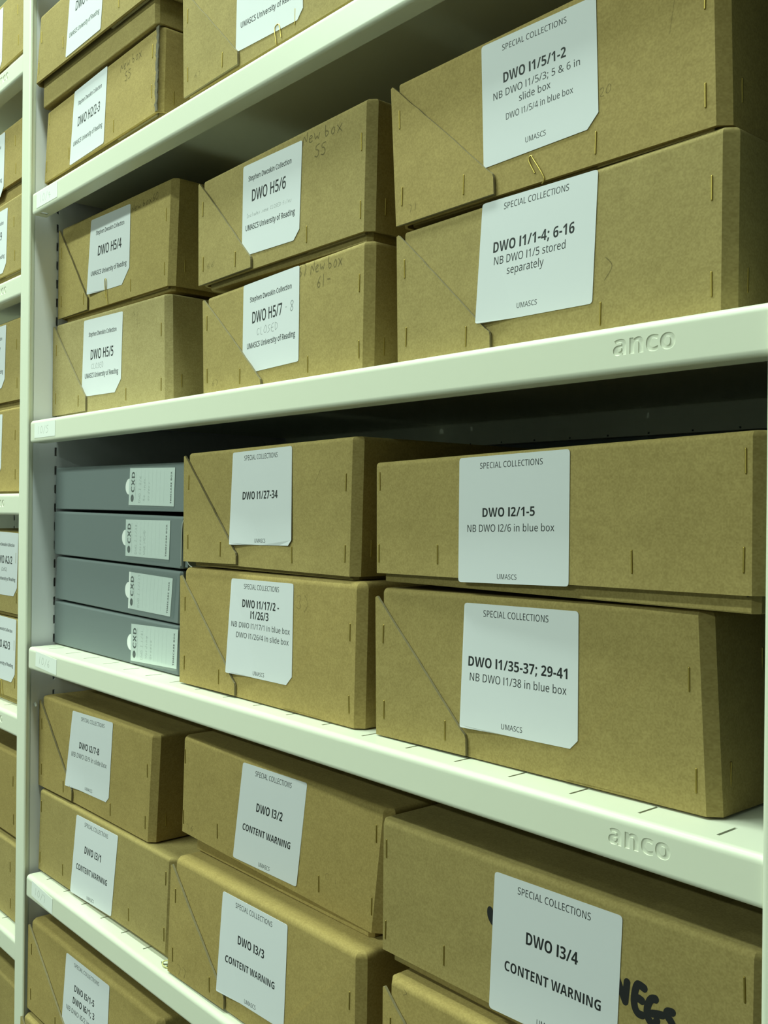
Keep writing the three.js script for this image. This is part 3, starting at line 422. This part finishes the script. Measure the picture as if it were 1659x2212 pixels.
function greyBox(label, q, base, z, cq, hand, opt = {}) {
  const [xa, ya, xb, yb, xc, yc, xd, yd] = q.map((v) => v / 1000), D = 0.26, W = (xb - xa + xc - xd) / 2, H = (ya - yd + yb - yc) / 2, gx = (xc + xd) / 2;
  const t = thing('document_box', label, 'document box', [gx, base, z - D / 2], 'grey document boxes stacked on shelf 10/6');
  const g = shell(W, H, D, 0.0028, 0.003, false), p = g.attributes.position;
  for (let i = 0; i < p.count; i++) { const u = p.getX(i) / W, v = p.getY(i) / H; p.setXYZ(i, (1 - v) * ((1 - u) * xd + u * xc) + v * ((1 - u) * xa + u * xb) - gx, (1 - v) * ((1 - u) * yd + u * yc) + v * ((1 - u) * ya + u * yb) - base, p.getZ(i) + D / 2); }
  part('cover', finish(g, 0.1, 0.3), M.grey, t);
  const [ax, ay, bx, by, cx, cy, ex, ey] = cq.map((v) => v / 1000), w = 0.104, h = 0.0425;
  const warp = (geo) => { const a = geo.attributes.position; for (let i = 0; i < a.count; i++) { const u = a.getX(i) / w, v = a.getY(i) / h; a.setXYZ(i, (1 - v) * ((1 - u) * ex + u * cx) + v * ((1 - u) * ax + u * bx) - gx, (1 - v) * ((1 - u) * ey + u * cy) + v * ((1 - u) * ay + u * by) - base, a.getZ(i) + D / 2); } geo.computeVertexNormals(); return geo; };
  const s = new THREE.Shape(); s.moveTo(0, 0); s.lineTo(w, 0); s.lineTo(w, h); s.lineTo(0, h); s.lineTo(0, h * 0.72);
  for (let i = 1; i <= 12; i++) { const a = i / 12 * Math.PI; s.lineTo(-Math.sin(a) * 0.0095, h * 0.5 + Math.cos(a) * h * 0.22); } s.closePath();
  const cg = new THREE.ExtrudeGeometry(s, { depth: 0.0003, bevelEnabled: false }), uv = cg.attributes.uv, cp = cg.attributes.position;
  for (let i = 0; i < uv.count; i++) uv.setXY(i, Math.max(0.002, cp.getX(i) / w), Math.min(0.999, Math.max(0.001, cp.getY(i) / h))); cg.translate(0, 0, 0.0002);
  part('label_card', warp(cg), std({ map: cardTex(hand), roughness: 0.6 }), t).userData.label = 'white index card with CXD and TIMECARE BOX printed sideways';
  const ps = new THREE.Shape(), [px0, px1, py0, py1] = opt.pocket || [-0.0005, w + 0.002, -0.003, h + 0.002], rr = 0.002;
  ps.moveTo(px0, py0); ps.lineTo(px1 - rr, py0); ps.quadraticCurveTo(px1, py0, px1, py0 + rr); ps.lineTo(px1, py1 - rr); ps.quadraticCurveTo(px1, py1, px1 - rr, py1); ps.lineTo(px0, py1); ps.closePath();
  const pg = new THREE.ExtrudeGeometry(ps, { depth: 0.0003, bevelEnabled: false }); pg.translate(0, 0, 0.0007);
  part('label_pocket', warp(pg), M.pocket, t).userData.label = 'clear plastic sleeve over the card';
  if (opt.edge) {
    const e = opt.edge.map(([x, y, dz]) => new V3(x / 1000 - gx, y / 1000 - base, D / 2 + (dz || 0) / 1000));
    part('board_edge', new THREE.TubeGeometry(new THREE.CatmullRomCurve3(e, false, 'centripetal'), 60, 0.0006, 6), M.greyEdge, t);
    part('side_wall', box(xc - gx - 0.001, xc - gx + 0.0065, 0.002, H - 0.0055, -D / 2, D / 2 - 0.004), M.grey, t);
  }
  return t;
}
greyBox('grey document box with card DWO I2/6, topmost of the grey stack', [-9.3, 1441.3, 331.8, 1438, 332.8, 1385.2, -10.3, 1387], 1.3845, -0.037, [204.7, 1434.8, 309.2, 1432.9, 307.3, 1391, 201.5, 1392.5], ['DWO I 2/6', ' Behindn', ' orders'], { pocket: [0, 0.1045, -0.0028, 0.044] });
greyBox('grey document box with a bare board edge at right, second in the stack', [-10.2, 1384, 330.7, 1380.3, 325.5, 1325, -10.4, 1328], 1.3245, -0.036, [197.2, 1375.7, 301.7, 1375.8, 299.3, 1333.5, 196.8, 1333.7], ['DWO I 1/38', 'Correct', 'WAR NEND'], { pocket: [0, 0.105, -0.0032, 0.043],
  edge: [[325.8, 1328, 0.4], [326.2, 1350, 0.4], [326.8, 1366, 0.4], [328.5, 1374.5, 0.2], [331, 1377, 0], [333.2, 1374, -0.5], [333.6, 1355, -1], [333.2, 1338, -1], [336, 1330, -3], [341, 1326.5, -5]] });
greyBox('grey document box with one pencilled line on its card, third in the stack', [-4.4, 1325, 323.7, 1322, 319.8, 1266, -8.4, 1270], 1.2652, -0.037, [204.7, 1315.6, 306.4, 1313.7, 301.1, 1272.2, 202.7, 1273.5], ['DWO I 1/179'], { pocket: [0.004, 0.112, -0.001, 0.046] });
greyBox('grey document box lowest in the stack, standing on the shelf', [-10.6, 1266.7, 319.8, 1263.9, 320.8, 1211, -10.2, 1211.2], YC + 0.0003, -0.037, [211.2, 1256.4, 319, 1259.9, 316, 1217.6, 210.2, 1214], ['DWO I 1/81', ' Wording', ' Greece'], { pocket: [0, 0.1055, -0.0026, 0.0455] });

// ---------- clips and scraps ----------
function paperClip(label, pts, z, mat = M.clip) {
  const xs = pts.map((p) => p[0] / 1000), ys = pts.map((p) => p[1] / 1000), cx = xs[0], cy = Math.min(...ys);
  const t = thing('paper_clip', label, 'paper clip', [cx, cy, z], 'brass paper clips');
  const c = new THREE.CatmullRomCurve3(pts.map(([x, y, dz]) => new V3(x / 1000 - cx, y / 1000 - cy, (dz || 0) / 1000)), false, 'centripetal');
  part('wire', new THREE.TubeGeometry(c, 60, 0.00048, 6), mat, t); return t;
}
paperClip('brass paper clip on the box front below the label DWO I1/5/1-2', [[822.6, 1615.8], [817.2, 1626.2], [817.6, 1628], [819.4, 1628.3], [820.3, 1627], [829.7, 1612.8], [830.6, 1610, -0.4], [828.2, 1607.4, -1]], -0.0203);
paperClip('gilt paper clip below the label of the box on the right of shelf 10/4', [[523.8, 1812.5], [520.5, 1825], [519, 1826.3], [516, 1826.3], [513.8, 1825], [516.2, 1810], [516.5, 1807.2, -0.5]], -0.0203);
paperClip('gilt paper clip hooked over the foot of the label DWO H5/4', [[134.5, 1635], [131.2, 1650], [130.2, 1665, 0.3], [128.6, 1666.5, 0.3], [127.2, 1665, 0.3], [128.2, 1650], [129.5, 1643]], -0.0398);
paperClip('yellow paper clip below the label DWO A2/3 beyond the upright', [[-146, 1122], [-155, 1143], [-158, 1145], [-161, 1143], [-158, 1126], [-157, 1122]], -0.0212);
{
  const t = thing('packing_scrap', 'curled yellowish scrap lying on the shelf edge beside the jutting DWO I3/3 box', 'scrap', [0.345, YD, -0.013]);
  const curl = (a, n, rad, tube, mat, name) => { const pts = []; for (let i = 0; i <= n; i++) { const k = i / n * a; pts.push(new V3(Math.cos(k) * rad * (1 + k * 0.05), tube + 0.0004 * i, Math.sin(k) * rad * 0.7)); } part(name, new THREE.TubeGeometry(new THREE.CatmullRomCurve3(pts), 30, tube, 5), mat, t); };
  curl(5, 9, 0.006, 0.0007, M.scrap, 'curl'); const d = new THREE.CatmullRomCurve3([new V3(-0.012, 0.0005, 0), new V3(-0.006, 0.0012, 0.002), new V3(-0.002, 0.0006, -0.002), new V3(0.004, 0.0011, 0.004)]); part('thread', new THREE.TubeGeometry(d, 20, 0.0005, 5), M.darkScrap, t);
}
renderer.render(scene, camera);
